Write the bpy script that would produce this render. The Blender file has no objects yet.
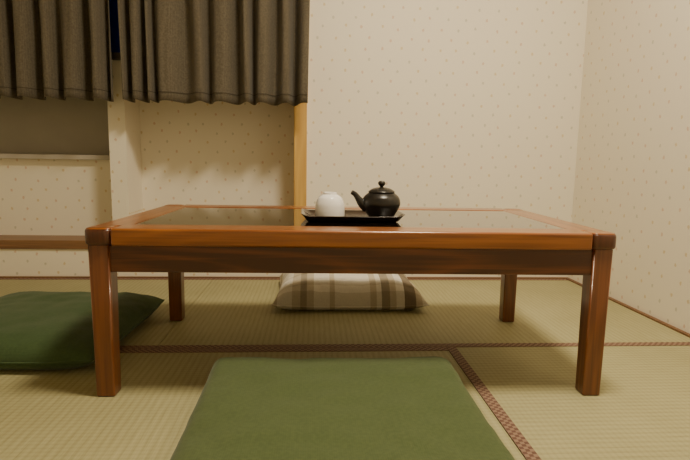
import bpy, math, random
from mathutils import Matrix, Vector, noise
random.seed(3)
col=bpy.context.scene.collection

# ---------------------------------------------------------------- materials
def newmat(name):
    m=bpy.data.materials.new(name); m.use_nodes=True
    nt=m.node_tree; b=nt.nodes['Principled BSDF']
    return m,nt,b
def N(nt,t,**k):
    n=nt.nodes.new(t)
    for a,v in k.items(): setattr(n,a,v)
    return n
def math_(nt,op,a,b=None,c=None):
    n=N(nt,'ShaderNodeMath',operation=op)
    for i,x in enumerate((a,b,c)):
        if x is None: continue
        if isinstance(x,(int,float)): n.inputs[i].default_value=x
        else: nt.links.new(x,n.inputs[i])
    return n.outputs[0]
def simple(name,c,rough=0.6,noise_amt=0.0,scale=20,bump=0.0,**kw):
    m,nt,b=newmat(name)
    b.inputs['Roughness'].default_value=rough
    for k,v in kw.items(): b.inputs[k].default_value=v
    if noise_amt or bump:
        tc=N(nt,'ShaderNodeTexCoord'); nz=N(nt,'ShaderNodeTexNoise'); nz.inputs['Scale'].default_value=scale; nz.inputs['Detail'].default_value=5
        nt.links.new(tc.outputs['Object'],nz.inputs['Vector'])
        r=N(nt,'ShaderNodeValToRGB')
        r.color_ramp.elements[0].position=.3; r.color_ramp.elements[1].position=.7
        r.color_ramp.elements[0].color=tuple(x*(1-noise_amt) for x in c)+(1,)
        r.color_ramp.elements[1].color=tuple(min(1,x*(1+noise_amt)) for x in c)+(1,)
        nt.links.new(nz.outputs['Fac'],r.inputs['Fac']); nt.links.new(r.outputs['Color'],b.inputs['Base Color'])
        if bump:
            bp=N(nt,'ShaderNodeBump'); bp.inputs['Strength'].default_value=bump; bp.inputs['Distance'].default_value=.002
            nt.links.new(nz.outputs['Fac'],bp.inputs['Height']); nt.links.new(bp.outputs['Normal'],b.inputs['Normal'])
    else: b.inputs['Base Color'].default_value=tuple(c)+(1,)
    return m
def wood(name,light,dark,axis=0,rough=.3,coat=.3,scale=1.0,band=.12):
    m,nt,b=newmat(name)
    tc=N(nt,'ShaderNodeTexCoord'); mp=N(nt,'ShaderNodeMapping')
    s=[110*scale]*3; s[axis]=3*scale
    mp.inputs['Scale'].default_value=s
    nt.links.new(tc.outputs['Object'],mp.inputs['Vector'])
    n1=N(nt,'ShaderNodeTexNoise'); n1.inputs['Scale'].default_value=1; n1.inputs['Detail'].default_value=6; n1.inputs['Distortion'].default_value=.6
    nt.links.new(mp.outputs['Vector'],n1.inputs['Vector'])
    s2=[6*scale]*3; s2[axis]=.7*scale
    mp2=N(nt,'ShaderNodeMapping'); mp2.inputs['Scale'].default_value=s2
    nt.links.new(tc.outputs['Object'],mp2.inputs['Vector'])
    n2=N(nt,'ShaderNodeTexNoise'); n2.inputs['Scale'].default_value=1; n2.inputs['Detail'].default_value=2
    nt.links.new(mp2.outputs['Vector'],n2.inputs['Vector'])
    w=math_(nt,'ABSOLUTE',math_(nt,'SINE',math_(nt,'MULTIPLY',n2.outputs['Fac'],60)))
    w=math_(nt,'MULTIPLY',w,band)
    f=math_(nt,'ADD',math_(nt,'MULTIPLY',n1.outputs['Fac'],.9),w)
    r=N(nt,'ShaderNodeValToRGB')
    r.color_ramp.elements[0].position=.36; r.color_ramp.elements[1].position=.70
    r.color_ramp.elements[0].color=tuple(light)+(1,); r.color_ramp.elements[1].color=tuple(dark)+(1,)
    nt.links.new(f,r.inputs['Fac']); nt.links.new(r.outputs['Color'],b.inputs['Base Color'])
    b.inputs['Roughness'].default_value=rough; b.inputs['Coat Weight'].default_value=coat; b.inputs['Coat Roughness'].default_value=.15
    return m
def wallpaper(name,ia,ib,base=(.87,.81,.68)):
    m,nt,b=newmat(name)
    tc=N(nt,'ShaderNodeTexCoord'); sx=N(nt,'ShaderNodeSeparateXYZ'); nt.links.new(tc.outputs['Object'],sx.inputs[0])
    PA,PB=.078,.042
    A=math_(nt,'DIVIDE',sx.outputs[ia],PA); B=math_(nt,'DIVIDE',sx.outputs[ib],PB)
    row=math_(nt,'FLOOR',B)
    A=math_(nt,'ADD',A,math_(nt,'MULTIPLY',row,.5))
    ca=math_(nt,'FLOOR',A)
    cv=N(nt,'ShaderNodeCombineXYZ'); nt.links.new(ca,cv.inputs[0]); nt.links.new(row,cv.inputs[1])
    wn=N(nt,'ShaderNodeTexWhiteNoise',noise_dimensions='3D'); nt.links.new(cv.outputs[0],wn.inputs['Vector'])
    sc=N(nt,'ShaderNodeSeparateColor'); nt.links.new(wn.outputs['Color'],sc.inputs[0])
    fa=math_(nt,'SUBTRACT',math_(nt,'FRACT',A),math_(nt,'ADD',.32,math_(nt,'MULTIPLY',sc.outputs[0],.36)))
    fb=math_(nt,'SUBTRACT',math_(nt,'FRACT',B),math_(nt,'ADD',.32,math_(nt,'MULTIPLY',sc.outputs[1],.36)))
    fa=math_(nt,'MULTIPLY',fa,PA); fb=math_(nt,'MULTIPLY',fb,PB)
    d=math_(nt,'SQRT',math_(nt,'ADD',math_(nt,'MULTIPLY',fa,fa),math_(nt,'MULTIPLY',math_(nt,'MULTIPLY',fb,fb),.6)))
    nz=N(nt,'ShaderNodeTexNoise'); nz.inputs['Scale'].default_value=260; nt.links.new(tc.outputs['Object'],nz.inputs['Vector'])
    d=math_(nt,'ADD',d,math_(nt,'MULTIPLY',math_(nt,'SUBTRACT',nz.outputs['Fac'],.5),.007))
    mask=math_(nt,'LESS_THAN',d,.0046)
    mask=math_(nt,'MULTIPLY',mask,.6)
    r=N(nt,'ShaderNodeValToRGB'); r.color_ramp.interpolation='CONSTANT'
    e=r.color_ramp.elements; e[0].color=(.66,.42,.28,1); e[1].position=.35; e[1].color=(.66,.50,.20,1)
    x=e.new(.7); x.color=(.52,.50,.38,1)
    nt.links.new(sc.outputs[2],r.inputs['Fac'])
    mx=N(nt,'ShaderNodeMix',data_type='RGBA'); mx.inputs[6].default_value=tuple(base)+(1,)
    nt.links.new(mask,mx.inputs[0]); nt.links.new(r.outputs['Color'],mx.inputs[7])
    nt.links.new(mx.outputs[2],b.inputs['Base Color']); b.inputs['Roughness'].default_value=.85
    bp=N(nt,'ShaderNodeBump'); bp.inputs['Strength'].default_value=.15; bp.inputs['Distance'].default_value=.001
    nt.links.new(nz.outputs['Fac'],bp.inputs['Height']); nt.links.new(bp.outputs['Normal'],b.inputs['Normal'])
    return m
def tatami_mat_material(name,along):
    m,nt,b=newmat(name)
    tc=N(nt,'ShaderNodeTexCoord'); sx=N(nt,'ShaderNodeSeparateXYZ'); nt.links.new(tc.outputs['Object'],sx.inputs[0])
    L=sx.outputs[along]; W=sx.outputs[1-along]
    ribs=math_(nt,'ABSOLUTE',math_(nt,'SINE',math_(nt,'MULTIPLY',L,math.pi/.0155)))
    ribs2=math_(nt,'ABSOLUTE',math_(nt,'SINE',math_(nt,'MULTIPLY',W,math.pi/.012)))
    mp=N(nt,'ShaderNodeMapping'); s=[500,500,500]; s[1-along]=14; mp.inputs['Scale'].default_value=s
    nt.links.new(tc.outputs['Object'],mp.inputs['Vector'])
    nz=N(nt,'ShaderNodeTexNoise'); nz.inputs['Scale'].default_value=1; nz.inputs['Detail'].default_value=3
    nt.links.new(mp.outputs['Vector'],nz.inputs['Vector'])
    n2=N(nt,'ShaderNodeTexNoise'); n2.inputs['Scale'].default_value=3.5; nt.links.new(tc.outputs['Object'],n2.inputs['Vector'])
    f=math_(nt,'ADD',math_(nt,'MULTIPLY',ribs,.18),math_(nt,'MULTIPLY',ribs2,.11))
    f=math_(nt,'ADD',f,math_(nt,'MULTIPLY',nz.outputs['Fac'],.5))
    f=math_(nt,'ADD',f,math_(nt,'MULTIPLY',n2.outputs['Fac'],.3))
    r=N(nt,'ShaderNodeValToRGB')
    r.color_ramp.elements[0].position=.3; r.color_ramp.elements[1].position=.85
    r.color_ramp.elements[0].color=(.26,.235,.105,1); r.color_ramp.elements[1].color=(.47,.44,.24,1)
    nt.links.new(f,r.inputs['Fac']); nt.links.new(r.outputs['Color'],b.inputs['Base Color'])
    b.inputs['Roughness'].default_value=.6
    bp=N(nt,'ShaderNodeBump'); bp.inputs['Strength'].default_value=.4; bp.inputs['Distance'].default_value=.002
    nt.links.new(f,bp.inputs['Height']); nt.links.new(bp.outputs['Normal'],b.inputs['Normal'])
    return m
def heri_material():
    m,nt,b=newmat('tatami_border_cloth')
    tc=N(nt,'ShaderNodeTexCoord'); ck=N(nt,'ShaderNodeTexChecker'); ck.inputs['Scale'].default_value=125
    ck.inputs['Color1'].default_value=(.13,.06,.04,1); ck.inputs['Color2'].default_value=(.28,.18,.12,1)
    nt.links.new(tc.outputs['Object'],ck.inputs['Vector']); nt.links.new(ck.outputs['Color'],b.inputs['Base Color'])
    b.inputs['Roughness'].default_value=.7
    return m
def fabric(name,c1,c2,weave=900,rough=.9):
    m,nt,b=newmat(name)
    tc=N(nt,'ShaderNodeTexCoord'); sx=N(nt,'ShaderNodeSeparateXYZ'); nt.links.new(tc.outputs['Object'],sx.inputs[0])
    a=math_(nt,'SINE',math_(nt,'MULTIPLY',math_(nt,'ADD',sx.outputs[0],sx.outputs[1]),weave))
    c=math_(nt,'SINE',math_(nt,'MULTIPLY',math_(nt,'SUBTRACT',sx.outputs[0],sx.outputs[1]),weave))
    nz=N(nt,'ShaderNodeTexNoise'); nz.inputs['Scale'].default_value=150; nt.links.new(tc.outputs['Object'],nz.inputs['Vector'])
    f=math_(nt,'ADD',math_(nt,'MULTIPLY',math_(nt,'MULTIPLY',a,c),.15),nz.outputs['Fac'])
    r=N(nt,'ShaderNodeValToRGB'); r.color_ramp.elements[0].position=.3; r.color_ramp.elements[1].position=.7
    r.color_ramp.elements[0].color=tuple(c1)+(1,); r.color_ramp.elements[1].color=tuple(c2)+(1,)
    nt.links.new(f,r.inputs['Fac']); nt.links.new(r.outputs['Color'],b.inputs['Base Color'])
    b.inputs['Roughness'].default_value=rough; b.inputs['Sheen Weight'].default_value=.12
    bp=N(nt,'ShaderNodeBump'); bp.inputs['Strength'].default_value=.25; bp.inputs['Distance'].default_value=.001
    nt.links.new(f,bp.inputs['Height']); nt.links.new(bp.outputs['Normal'],b.inputs['Normal'])
    return m
def plaid(name):
    m,nt,b=newmat(name)
    tc=N(nt,'ShaderNodeTexCoord'); sx=N(nt,'ShaderNodeSeparateXYZ'); nt.links.new(tc.outputs['Object'],sx.inputs[0])
    def ramp(inp,stops):
        r=N(nt,'ShaderNodeValToRGB'); r.color_ramp.interpolation='CONSTANT'
        e=r.color_ramp.elements
        e[0].position=0; e[0].color=stops[0][1]+(1,); e[1].position=stops[1][0]; e[1].color=stops[1][1]+(1,)
        for p,c in stops[2:]:
            x=e.new(p); x.color=c+(1,)
        nt.links.new(inp,r.inputs['Fac']); return r.outputs['Color']
    W=(.84,.80,.71); G=(.38,.33,.25); T=(.62,.55,.43); D=(.25,.20,.14)
    fx=math_(nt,'DIVIDE',math_(nt,'ADD',sx.outputs[0],.27),.54)
    cx=ramp(fx,[(0,T),(.05,W),(.14,T),(.19,G),(.23,T),(.27,W),(.37,T),(.40,W),(.62,T),(.66,W),(.69,G),(.74,T),(.78,W),(.83,D),(.90,T),(.94,W)])
    fy=math_(nt,'DIVIDE',math_(nt,'ADD',sx.outputs[1],.25),.5)
    O=(1,1,1); Y=(.74,.72,.67)
    cy=ramp(fy,[(0,O),(.07,Y),(.12,O),(.16,Y),(.2,O),(.35,Y),(.38,O),(.55,Y),(.7,O),(.85,Y)])
    mx=N(nt,'ShaderNodeMix',data_type='RGBA',blend_type='MULTIPLY'); mx.inputs[0].default_value=.7
    nt.links.new(cx,mx.inputs[6]); nt.links.new(cy,mx.inputs[7])
    nz=N(nt,'ShaderNodeTexNoise'); nz.inputs['Scale'].default_value=180; nt.links.new(tc.outputs['Object'],nz.inputs['Vector'])
    m2=N(nt,'ShaderNodeMix',data_type='RGBA',blend_type='MULTIPLY'); m2.inputs[0].default_value=.2
    nt.links.new(mx.outputs[2],m2.inputs[6]); nt.links.new(nz.outputs['Fac'],m2.inputs[7])
    nt.links.new(m2.outputs[2],b.inputs['Base Color']); b.inputs['Roughness'].default_value=.9
    return m

# ---------------------------------------------------------------- mesh helpers
def mesh_obj(name,verts,faces,mat=None,smooth=False,parent=None):
    me=bpy.data.meshes.new(name); me.from_pydata(verts,[],faces); me.update()
    o=bpy.data.objects.new(name,me); col.objects.link(o)
    if mat: me.materials.append(mat)
    if smooth:
        for p in me.polygons: p.use_smooth=True
    if parent: o.parent=parent
    return o
def box(name,x0,x1,y0,y1,z0,z1,mat,bevel=0,parent=None,seg=3):
    v=[(x0,y0,z0),(x1,y0,z0),(x1,y1,z0),(x0,y1,z0),(x0,y0,z1),(x1,y0,z1),(x1,y1,z1),(x0,y1,z1)]
    f=[(0,3,2,1),(4,5,6,7),(0,1,5,4),(1,2,6,5),(2,3,7,6),(3,0,4,7)]
    o=mesh_obj(name,v,f,mat,parent=parent)
    if bevel:
        b=o.modifiers.new('bevel','BEVEL'); b.width=bevel; b.segments=seg
        for p in o.data.polygons: p.use_smooth=True
        w=o.modifiers.new('wn','WEIGHTED_NORMAL')
    return o
def empty(name,loc=(0,0,0),rz=0):
    e=bpy.data.objects.new(name,None); e.location=loc; e.rotation_euler=(0,0,rz); e.empty_display_size=.05; col.objects.link(e); return e
def lathe(name,prof,mat,seg=64,parent=None,loc=(0,0,0)):
    v=[];f=[]
    n=len(prof)
    for i in range(seg):
        a=2*math.pi*i/seg
        for r,z in prof: v.append((r*math.cos(a),r*math.sin(a),z))
    for i in range(seg):
        j=(i+1)%seg
        for k in range(n-1):
            f.append((i*n+k,j*n+k,j*n+k+1,i*n+k+1))
    o=mesh_obj(name,v,f,mat,True,parent); o.location=loc
    return o
def smoothprof(pts,n=8):
    out=[]
    P=[pts[0]]+list(pts)+[pts[-1]]
    for i in range(1,len(P)-2):
        p0,p1,p2,p3=P[i-1],P[i],P[i+1],P[i+2]
        for k in range(n):
            t=k/n
            out.append(tuple(.5*((2*p1[c])+(-p0[c]+p2[c])*t+(2*p0[c]-5*p1[c]+4*p2[c]-p3[c])*t*t+(-p0[c]+3*p1[c]-3*p2[c]+p3[c])*t**3) for c in range(len(p1))))
    out.append(tuple(pts[-1])); return out
def tube(name,pts,mat,parent=None,seg=24,n=8,cap=True):
    P=smoothprof(pts,n); v=[];f=[]
    for i,p in enumerate(P):
        a=Vector(P[max(0,i-1)][:3]); b=Vector(P[min(len(P)-1,i+1)][:3]); t=(b-a).normalized()
        up=Vector((0,0,1)) if abs(t.z)<.9 else Vector((1,0,0))
        s=t.cross(up).normalized(); u=s.cross(t)
        for k in range(seg):
            an=2*math.pi*k/seg
            v.append(tuple(Vector(p[:3])+(s*math.cos(an)+u*math.sin(an))*p[3]))
    for i in range(len(P)-1):
        for k in range(seg):
            f.append((i*seg+k,i*seg+(k+1)%seg,(i+1)*seg+(k+1)%seg,(i+1)*seg+k))
    if cap:
        f.append(tuple(range(seg))); f.append(tuple(reversed(range((len(P)-1)*seg,len(P)*seg))))
    return mesh_obj(name,v,f,mat,True,parent)
def rrect(hx,hy,r,z,k=8):
    pts=[]
    for cx,cy,a0 in ((hx-r,hy-r,0),(-hx+r,hy-r,90),(-hx+r,-hy+r,180),(hx-r,-hy+r,270)):
        for i in range(k+1):
            a=math.radians(a0+90*i/k); pts.append((cx+r*math.cos(a),cy+r*math.sin(a),z))
    return pts
def loft(name,loops,mat,parent=None,cap0=True,cap1=True,smooth=True):
    v=[];f=[];n=len(loops[0])
    for l in loops: v+=l
    for i in range(len(loops)-1):
        for k in range(n):
            f.append((i*n+k,i*n+(k+1)%n,(i+1)*n+(k+1)%n,(i+1)*n+k))
    if cap0: f.append(tuple(reversed(range(n))))
    if cap1: f.append(tuple(range((len(loops)-1)*n,len(loops)*n)))
    return mesh_obj(name,v,f,mat,smooth,parent)

# ---------------------------------------------------------------- room
M_wpB=wallpaper('wallpaper_dotted_xz',0,2); M_wpR=wallpaper('wallpaper_dotted_yz',1,2)
M_ceil=simple('ceiling_boards',(.55,.44,.30),.7,.12,6)
M_trim=wood('trim_wood_brown',(.22,.11,.045),(.14,.065,.03),0,.5,.1)
M_post=wood('post_cedar',(.66,.42,.12),(.52,.30,.08),2,.45,.15,.6)
M_ledge=wood('ledge_wood',(.27,.14,.06),(.18,.09,.04),0,.45,.15)
M_sill=simple('sill_paint',(.52,.48,.42),.5)
M_wall_shade=simple('niche_wall_painted_shade',(.40,.37,.31),.8,.04,10)  # upper niche wall: the curtain's shade is put into this grey
M_glass=simple('night_window_glass',(.006,.02,.24),.1)
M_alu=simple('window_frame_aluminium',(.12,.10,.08),.4,Metallic=.6)
M_sub=simple('subfloor_plywood',(.3,.2,.1),.8,.1)
XL,XR,YB,YF,ZC=-1.75,1.118,2.17,-1.0,2.35
box('floor',XL-.1,XR+.1,YF-.1,YB+.3,-.08,-.03,M_sub)
box('ceiling',XL-.1,XR+.1,YF-.1,YB+.3,ZC,ZC+.05,M_ceil)
box('wall_right',XR,XR+.1,YF-.1,YB+.3,-.03,ZC,M_wpR)
box('wall_left',XL-.1,XL,YF-.1,YB+.3,-.03,ZC,M_wpR)
box('wall_front',XL,XR,YF-.1,YF,-.03,ZC,M_wpB)
box('wall_back',-.026,XR,YB,YB+.2,-.03,ZC,M_wpB)
wb=empty('wall_alcove')
box('plinth_wall',XL,-.078,YB,YB+.2,-.03,.12,M_wpB,parent=wb)
box('niche_lower_wall',XL,-.79,YB+.13,YB+.2,.157,.485,M_wpB,parent=wb)
box('niche_upper_wall',XL,-.79,YB+.17,YB+.2,.485,.9,M_wall_shade,parent=wb)  # wall above the sill, curtain shade painted in its colour
box('alcove_column',-.818,-.752,YB,YB+.2,.157,.87,M_wpB,parent=wb)
box('alcove_rear_wall',-.752,-.078,YB+.18,YB+.2,.157,.87,M_wpB,parent=wb)
box('header_wall',XL,-.078,YB,YB+.2,.87,ZC,M_wpB,parent=wb)
box('trim_1',XL,-.078,YB-.008,YB+.2,.12,.157,M_ledge,.003)
box('trim_2',XL,-.818,YB+.10,YB+.2,.484,.504,M_sill,.002)
box('trim_3',-.078,-.026,YB-.02,YB+.2,-.0,ZC,M_post,.003)
box('baseboard_back',XL,XR,YB-.012,YB,-.03,.006,M_trim,.001)
box('baseboard_right',XR-.014,XR,YF,YB-.012,-.03,.006,M_trim,.001)
win=empty('window_1')
box('glass_pane',-1.68,-.12,YB-.012,YB-.002,.90,1.82,M_glass,parent=win)
for n,a in (('frame_bottom',(-1.7,-.1,YB-.025,YB-.001,.875,.90)),('frame_top',(-1.7,-.1,YB-.025,YB-.001,1.82,1.85)),('frame_left',(-1.7,-1.67,YB-.025,YB-.001,.90,1.82)),('frame_right',(-.13,-.1,YB-.025,YB-.001,.90,1.82)),('frame_mid',(-1.0,-.96,YB-.025,YB-.001,.90,1.82))):
    box(n,*a,M_alu,parent=win)

# ---------------------------------------------------------------- tatami mats
M_tx=tatami_mat_material('tatami_rush_x',0); M_ty=tatami_mat_material('tatami_rush_y',1); M_heri=heri_material()
def tatami(x0,x1,y0,y1,along,sides=(1,1)):
    e=empty('tatami_mat',((x0+x1)/2,(y0+y1)/2,0))
    hx,hy=(x1-x0)/2,(y1-y0)/2; g=.0006; w=.026
    box('rush_surface',-hx+g,hx-g,-hy+g,hy-g,-.03,0,M_tx if along==0 else M_ty,parent=e)
    if along==0:
        if sides[0]: box('border_near',-hx+g,hx-g,-hy+g,-hy+w,-.02,.0014,M_heri,.0006,e)
        if sides[1]: box('border_far',-hx+g,hx-g,hy-w,hy-g,-.02,.0014,M_heri,.0006,e)
    else:
        if sides[0]: box('border_near',-hx+g,-hx+w,-hy+g,hy-g,-.02,.0014,M_heri,.0006,e)
        if sides[1]: box('border_far',hx-w,hx-g,-hy+g,hy-g,-.02,.0014,M_heri,.0006,e)
YS=1.338
tatami(XL,-.41,YS,YB-.012,0); tatami(-.41,XR-.014,YS,YB-.012,0)
tatami(XL,.365,YS-.8,YS,0); tatami(.365,XR-.014,YF,YS,1)
tatami(XL,.365,YF,YS-.8,0)

# ---------------------------------------------------------------- curtains
M_cur=fabric('curtain_linen_brown',(.086,.071,.047),(.130,.110,.075),700)
M_rod=simple('curtain_rod_metal',(.35,.28,.2),.35,Metallic=.8)
M_hem=simple('curtain_hem_thread',(.055,.044,.028),.9)
def curtain(x0,x1,z0,z1,y,seed):
    nx=int((x1-x0)/.003); nz=44; v=[];f=[]
    rnd=random.Random(seed)
    per=.088
    xs=[x0+(x1-x0)*i/nx for i in range(nx+1)]
    phase=rnd.random()*6; P=[]
    for x in xs:
        local=per*(1+.8*noise.noise(Vector((x*7,seed,0))))
        phase+=2*math.pi*(x1-x0)/nx/local; P.append(phase)
    def off(i,z):
        x=xs[i]; t=(z-z0)/(z1-z0)
        amp=.036*(1+.8*noise.noise(Vector((x*6,seed+3,z*.6))))*(1-.3*t)
        s=math.sin(P[i]+.5*noise.noise(Vector((x*3,z*1.5,seed))))
        s=1-2*(abs((1-s)/2))**1.8
        return amp*s*.9+.007*noise.noise(Vector((x*20,z*3,seed)))
    for k in range(nz+1):
        t=k/nz; z=z0+(z1-z0)*t
        for i,x in enumerate(xs):
            v.append((x+.008*math.sin(P[i]*.5+z*2),y-off(i,z),z+(.003*math.sin(P[i])-.002 if k==0 else 0)))
    w=nx+1
    for k in range(nz):
        for i in range(nx): f.append((k*w+i,k*w+i+1,(k+1)*w+i+1,(k+1)*w+i))
    e=empty('window_curtain')
    o=mesh_obj('cloth',v,f,M_cur,True,e)
    so=o.modifiers.new('s','SOLIDIFY'); so.thickness=.002
    vv=[];ff=[]
    for z in (z0+.030,z0+.033):
        for i in range(w): vv.append((xs[i]+.008*math.sin(P[i]*.5+z*2),y-off(i,z)-.0025,z))
    for i in range(nx): ff.append((i,i+1,w+i+1,w+i))
    mesh_obj('hem_stitch',vv,ff,M_hem,True,e)
    return e
curtain(-1.72,-.760,.715,1.93,2.078,1.0); curtain(-.720,-.018,.713,1.93,2.078,7.0)
rod=empty('curtain_rod')
o=tube('rail',[(-1.74,2.078,1.942,.011),(-.9,2.078,1.942,.011),(.01,2.078,1.942,.011)],M_rod,rod,16)
for x in (-1.735,-.740,-.002):
    box('bracket',x-.006,x+.006,2.078,YB-(.02 if x>-.1 else 0),1.934,1.95,M_rod,parent=rod)

# ---------------------------------------------------------------- low table
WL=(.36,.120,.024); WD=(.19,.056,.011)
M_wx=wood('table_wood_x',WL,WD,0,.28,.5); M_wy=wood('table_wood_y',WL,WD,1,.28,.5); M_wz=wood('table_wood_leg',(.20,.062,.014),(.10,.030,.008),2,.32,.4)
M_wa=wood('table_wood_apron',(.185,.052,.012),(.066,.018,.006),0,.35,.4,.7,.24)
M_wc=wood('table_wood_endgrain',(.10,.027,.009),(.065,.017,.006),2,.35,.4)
M_bg=simple('black_tinted_glass',(.008,.006,.004),.02,**{'Coat Weight':.8,'Coat Roughness':.01})
T=empty('low_table',(.095,1.326,0.0002),math.radians(-1.3))
HX,HY=.545,.283; zt=.357; th=.036; fw=.076; c=.052
box('top_rail_front',-HX+c,HX-c,-HY,-HY+fw,zt-th,zt,M_wx,.005,T)
box('top_rail_back',-HX+c,HX-c,HY-fw,HY,zt-th,zt,M_wx,.005,T)
box('top_rail_left',-HX,-HX+fw,-HY+c,HY-c,zt-th,zt-.0004,M_wy,.005,T)
box('top_rail_right',HX-fw,HX,-HY+c,HY-c,zt-th,zt-.0004,M_wy,.005,T)
for sx in (-1,1):
    for sy in (-1,1):
        hx=c/2+.001
        l=[]
        z0,z1=zt-th+.001,zt-.001
        for z,ins in ((z0,.004),(z0+.003,.001),(z0+.006,0),(z1-.006,0),(z1-.002,.001),(z1,.004)):
            l.append([(p[0]+sx*(HX-hx+.0012),p[1]+sy*(HY-hx+.0012),p[2]) for p in rrect(hx-ins,hx-ins,.014,z)])
        loft('corner_block',l,M_wc,T)
        lt=[[(p[0]+sx*(HX-hx+.0006),p[1]+sy*(HY-hx+.0006),p[2]) for p in rrect(hx-i,hx-i,.014,z)] for z,i in ((zt-.003,.001),(zt-.0008,.0015),(zt+.0002,.005))]
        loft('corner_cap',lt,M_wx,T)
box('top_panel',-HX+fw-.002,HX-fw+.002,-HY+fw-.002,HY-fw+.002,zt-.02,zt-.0015,M_bg,parent=T)
ai=.010; at=.02; z0,z1=.266,zt-th
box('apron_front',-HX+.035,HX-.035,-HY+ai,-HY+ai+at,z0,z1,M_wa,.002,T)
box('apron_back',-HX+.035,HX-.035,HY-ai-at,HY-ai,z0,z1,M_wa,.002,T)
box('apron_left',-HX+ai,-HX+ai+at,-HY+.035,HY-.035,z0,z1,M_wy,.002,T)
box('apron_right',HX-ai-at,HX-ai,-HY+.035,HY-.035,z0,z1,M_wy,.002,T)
k=1
for sx in (-1,1):
    for sy in (-1,1):
        l=[]
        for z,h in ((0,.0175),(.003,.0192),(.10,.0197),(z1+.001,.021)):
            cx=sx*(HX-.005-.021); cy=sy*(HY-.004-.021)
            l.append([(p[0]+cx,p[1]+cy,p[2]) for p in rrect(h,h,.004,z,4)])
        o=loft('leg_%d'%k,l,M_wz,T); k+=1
        o.modifiers.new('wn','WEIGHTED_NORMAL')

# ---------------------------------------------------------------- cushions
def cushion(name,a,b,T_,p,q,mat,loc,rz,conc=.03,seed=0,wr=.003,zm=.4,pmat=None):
    e=empty(name,loc,rz)
    n=80; v=[];f=[]
    S=[math.sin(math.pi/2*(-1+2*i/n)) for i in range(n+1)]
    def pt(u,w,side):
        hh=max(0,(1-abs(u)**p)*(1-abs(w)**p))**q
        x=a*u*(1-conc*(1-w*w)); y=b*w*(1-conc*(1-u*u))
        edge=1-hh
        ns=noise.noise(Vector((x*9,y*9,seed)))*wr+noise.noise(Vector((x*22,y*22,seed+5)))*wr*.5
        ang=noise.noise(Vector((u*9,w*9,seed+9)))*wr*.8*min(1,edge*2)
        zmid=T_*zm+T_*.10*(abs(u*w)**3)
        if side>0: z=zmid+hh*(T_*(1-zm)+ns)+ang*hh**.5
        else: z=zmid*(1-min(1,hh*1.5))
        return (x,y,max(z,.0008))
    for side in (1,-1):
        for j in range(n+1):
            for i in range(n+1): v.append(pt(S[i],S[j],side))
    w=n+1; off=w*w
    for j in range(n):
        for i in range(n):
            f.append((j*w+i,j*w+i+1,(j+1)*w+i+1,(j+1)*w+i))
            f.append((off+j*w+i,off+(j+1)*w+i,off+(j+1)*w+i+1,off+j*w+i+1))
    o=mesh_obj('cover',v,f,mat,True,e)
    wd=o.modifiers.new('w','WELD'); wd.merge_threshold=.0002
    ring=[]
    m=60
    for s in range(m): u=-1+2*s/m; ring.append(pt(u,-1,1))
    for s in range(m): u=-1+2*s/m; ring.append(pt(1,u,1))
    for s in range(m): u=1-2*s/m; ring.append(pt(u,1,1))
    for s in range(m): u=1-2*s/m; ring.append(pt(-1,u,1))
    ring.append(ring[0])
    tube('seam_piping',[r+(.0026,) for r in ring],pmat or mat,e,8,1,False)
    return e
M_g1=fabric('cushion_green_cotton',(.053,.080,.021),(.071,.103,.030))
M_g2=fabric('cushion_dark_green_cotton',(.034,.068,.018),(.047,.088,.025))
M_pl=plaid('cushion_plaid_linen')
cushion('floor_cushion',.262,.270,.074,22,.5,M_g1,(.048,.838,.001),math.radians(0),.006,1,.004,.45)
cushion('floor_cushion',.253,.26,.086,5,.5,M_g2,(-.745,1.435,.001),math.radians(-2),.025,2,.005,.32)
cushion('floor_cushion',.258,.215,.105,5,.55,M_pl,(.128,1.870,.001),math.radians(0),.05,4,.006,.16)

# ---------------------------------------------------------------- tea things
M_tray=simple('tray_lacquer_dark_brown',(.026,.013,.008),.22,**{'Coat Weight':.5})
M_pot=simple('teapot_black_stoneware',(.014,.012,.010),.33,.2,120,.15)
M_cup=simple('cup_white_porcelain',(.88,.87,.84),.18,**{'Coat Weight':.4})
tr=empty('serving_tray',(.094,1.268,zt-.0011),math.radians(1))
L=[]
for hx,hy,r,z in ((.102,.062,.012,0),(.108,.068,.014,.002),(.120,.078,.018,.010),(.1225,.0805,.019,.0115),(.121,.079,.018,.0125),(.118,.076,.017,.0115),(.106,.066,.013,.005),(.101,.061,.012,.0042)):
    L.append(rrect(hx,hy,r,z))
L=[[(x,y,z+(.007*(abs(x)/.12)**6 if z>.009 else 0)) for x,y,z in l] for l in L]
loft('tray_body',L,M_tray,tr)
ztr=zt-.0011+.0046
tp=empty('teapot',(.168,1.268,ztr),math.radians(4)); tp.scale=(1.03,1.03,1.05)
body=smoothprof([(0,.0),(.026,.0),(.029,.002),(.036,.012),(.0435,.026),(.0455,.036),(.042,.048),(.033,.0565),(.026,.0595)],8)
lathe('body',body,M_pot,72,tp)
lathe('foot_ring',[(.024,0),(.029,0),(.0295,.004),(.028,.006)],M_pot,64,tp)
lid=smoothprof([(.029,.0575),(.0315,.0595),(.0305,.0622),(.022,.0675),(.012,.0705),(.006,.071)],6)
lathe('lid',[(0,.058)]+lid+[(0,.071)],M_pot,64,tp)
lathe('lid_knob',smoothprof([(.0045,.070),(.0042,.073),(.0078,.077),(.0088,.081),(.0065,.0850),(0,.0865)],6),M_pot,40,tp)
tube('spout',[(-.034,0,.024,.0135),(-.047,0,.034,.0105),(-.056,0,.045,.0075),(-.063,0,.054,.0060),(-.072,0,.0595,.0052)],M_pot,tp,24,8)
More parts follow.
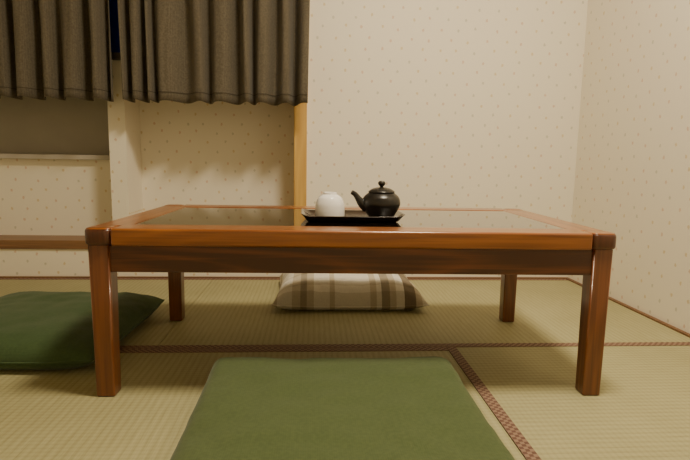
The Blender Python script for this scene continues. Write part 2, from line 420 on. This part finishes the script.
tube('handle',[(.012,.034,.034,.0085),(.018,.052,.038,.0078),(.022,.070,.042,.0085),(.025,.087,.046,.0105),(.026,.091,.047,.009),(.026,.093,.0475,.003)],M_pot,tp,24,8)
cp=empty('tea_cup',(.042,1.268,ztr))
cup=smoothprof([(.0345,0),(.036,.004),(.0362,.018),(.0345,.034),(.0285,.048),(.019,.055),(.0165,.0565)],8)
lathe('bowl',cup,M_cup,64,cp)
lathe('bowl_inner',smoothprof([(.0345,0),(.0328,.001),(.0328,.018),(.030,.034),(.023,.046),(0,.051)],6),M_cup,64,cp)
lathe('foot_ring',smoothprof([(.0172,.0555),(.0165,.0595),(.0158,.061),(.0145,.0602),(.0138,.057),(0,.0565)],4),M_cup,64,cp)

# ---------------------------------------------------------------- ceiling lamp
M_shade,nt,b=newmat('lamp_diffuser'); b.inputs['Base Color'].default_value=(.9,.85,.75,1); b.inputs['Emission Color'].default_value=(1,.86,.66,1); b.inputs['Emission Strength'].default_value=4
M_rim=wood('lamp_rim_wood',(.4,.22,.08),(.28,.14,.05),0)
lx,ly=.42,.85; dz=-.25
lp=empty('pendant_lamp',(lx,ly,dz))
lathe('diffuser',smoothprof([(0,2.235),(.15,2.237),(.215,2.25),(.228,2.275),(.228,2.31)],6),M_shade,64,lp)
lathe('rim',[(.228,2.30),(.243,2.30),(.243,2.34),(.228,2.34),(0,2.345)],M_rim,64,lp)
lathe('cord',[(.004,2.34),(.004,2.35-dz)],M_alu,12,lp)
ld=bpy.data.lights.new('lamp_light','AREA'); ld.shape='DISK'; ld.size=.36; ld.energy=40; ld.color=(1,.855,.625)
lo=bpy.data.objects.new('lamp_light',ld); lo.location=(0,0,2.225); lo.parent=lp; col.objects.link(lo)

w=bpy.data.worlds.new('world'); bpy.context.scene.world=w; w.use_nodes=True
w.node_tree.nodes['Background'].inputs[0].default_value=(.02,.02,.03,1)

# ---------------------------------------------------------------- camera
cd=bpy.data.cameras.new('camera'); cd.sensor_width=36; cd.lens=520*36/690; cd.clip_start=.01
cam=bpy.data.objects.new('camera',cd); col.objects.link(cam)
R=Matrix.Rotation(math.radians(-3.6),4,'Z')@Matrix.Rotation(math.radians(90-7.67),4,'X')@Matrix.Rotation(math.radians(0.9),4,'Z')
cam.matrix_world=Matrix.Translation((0,0,.5))@R
bpy.context.scene.camera=cam
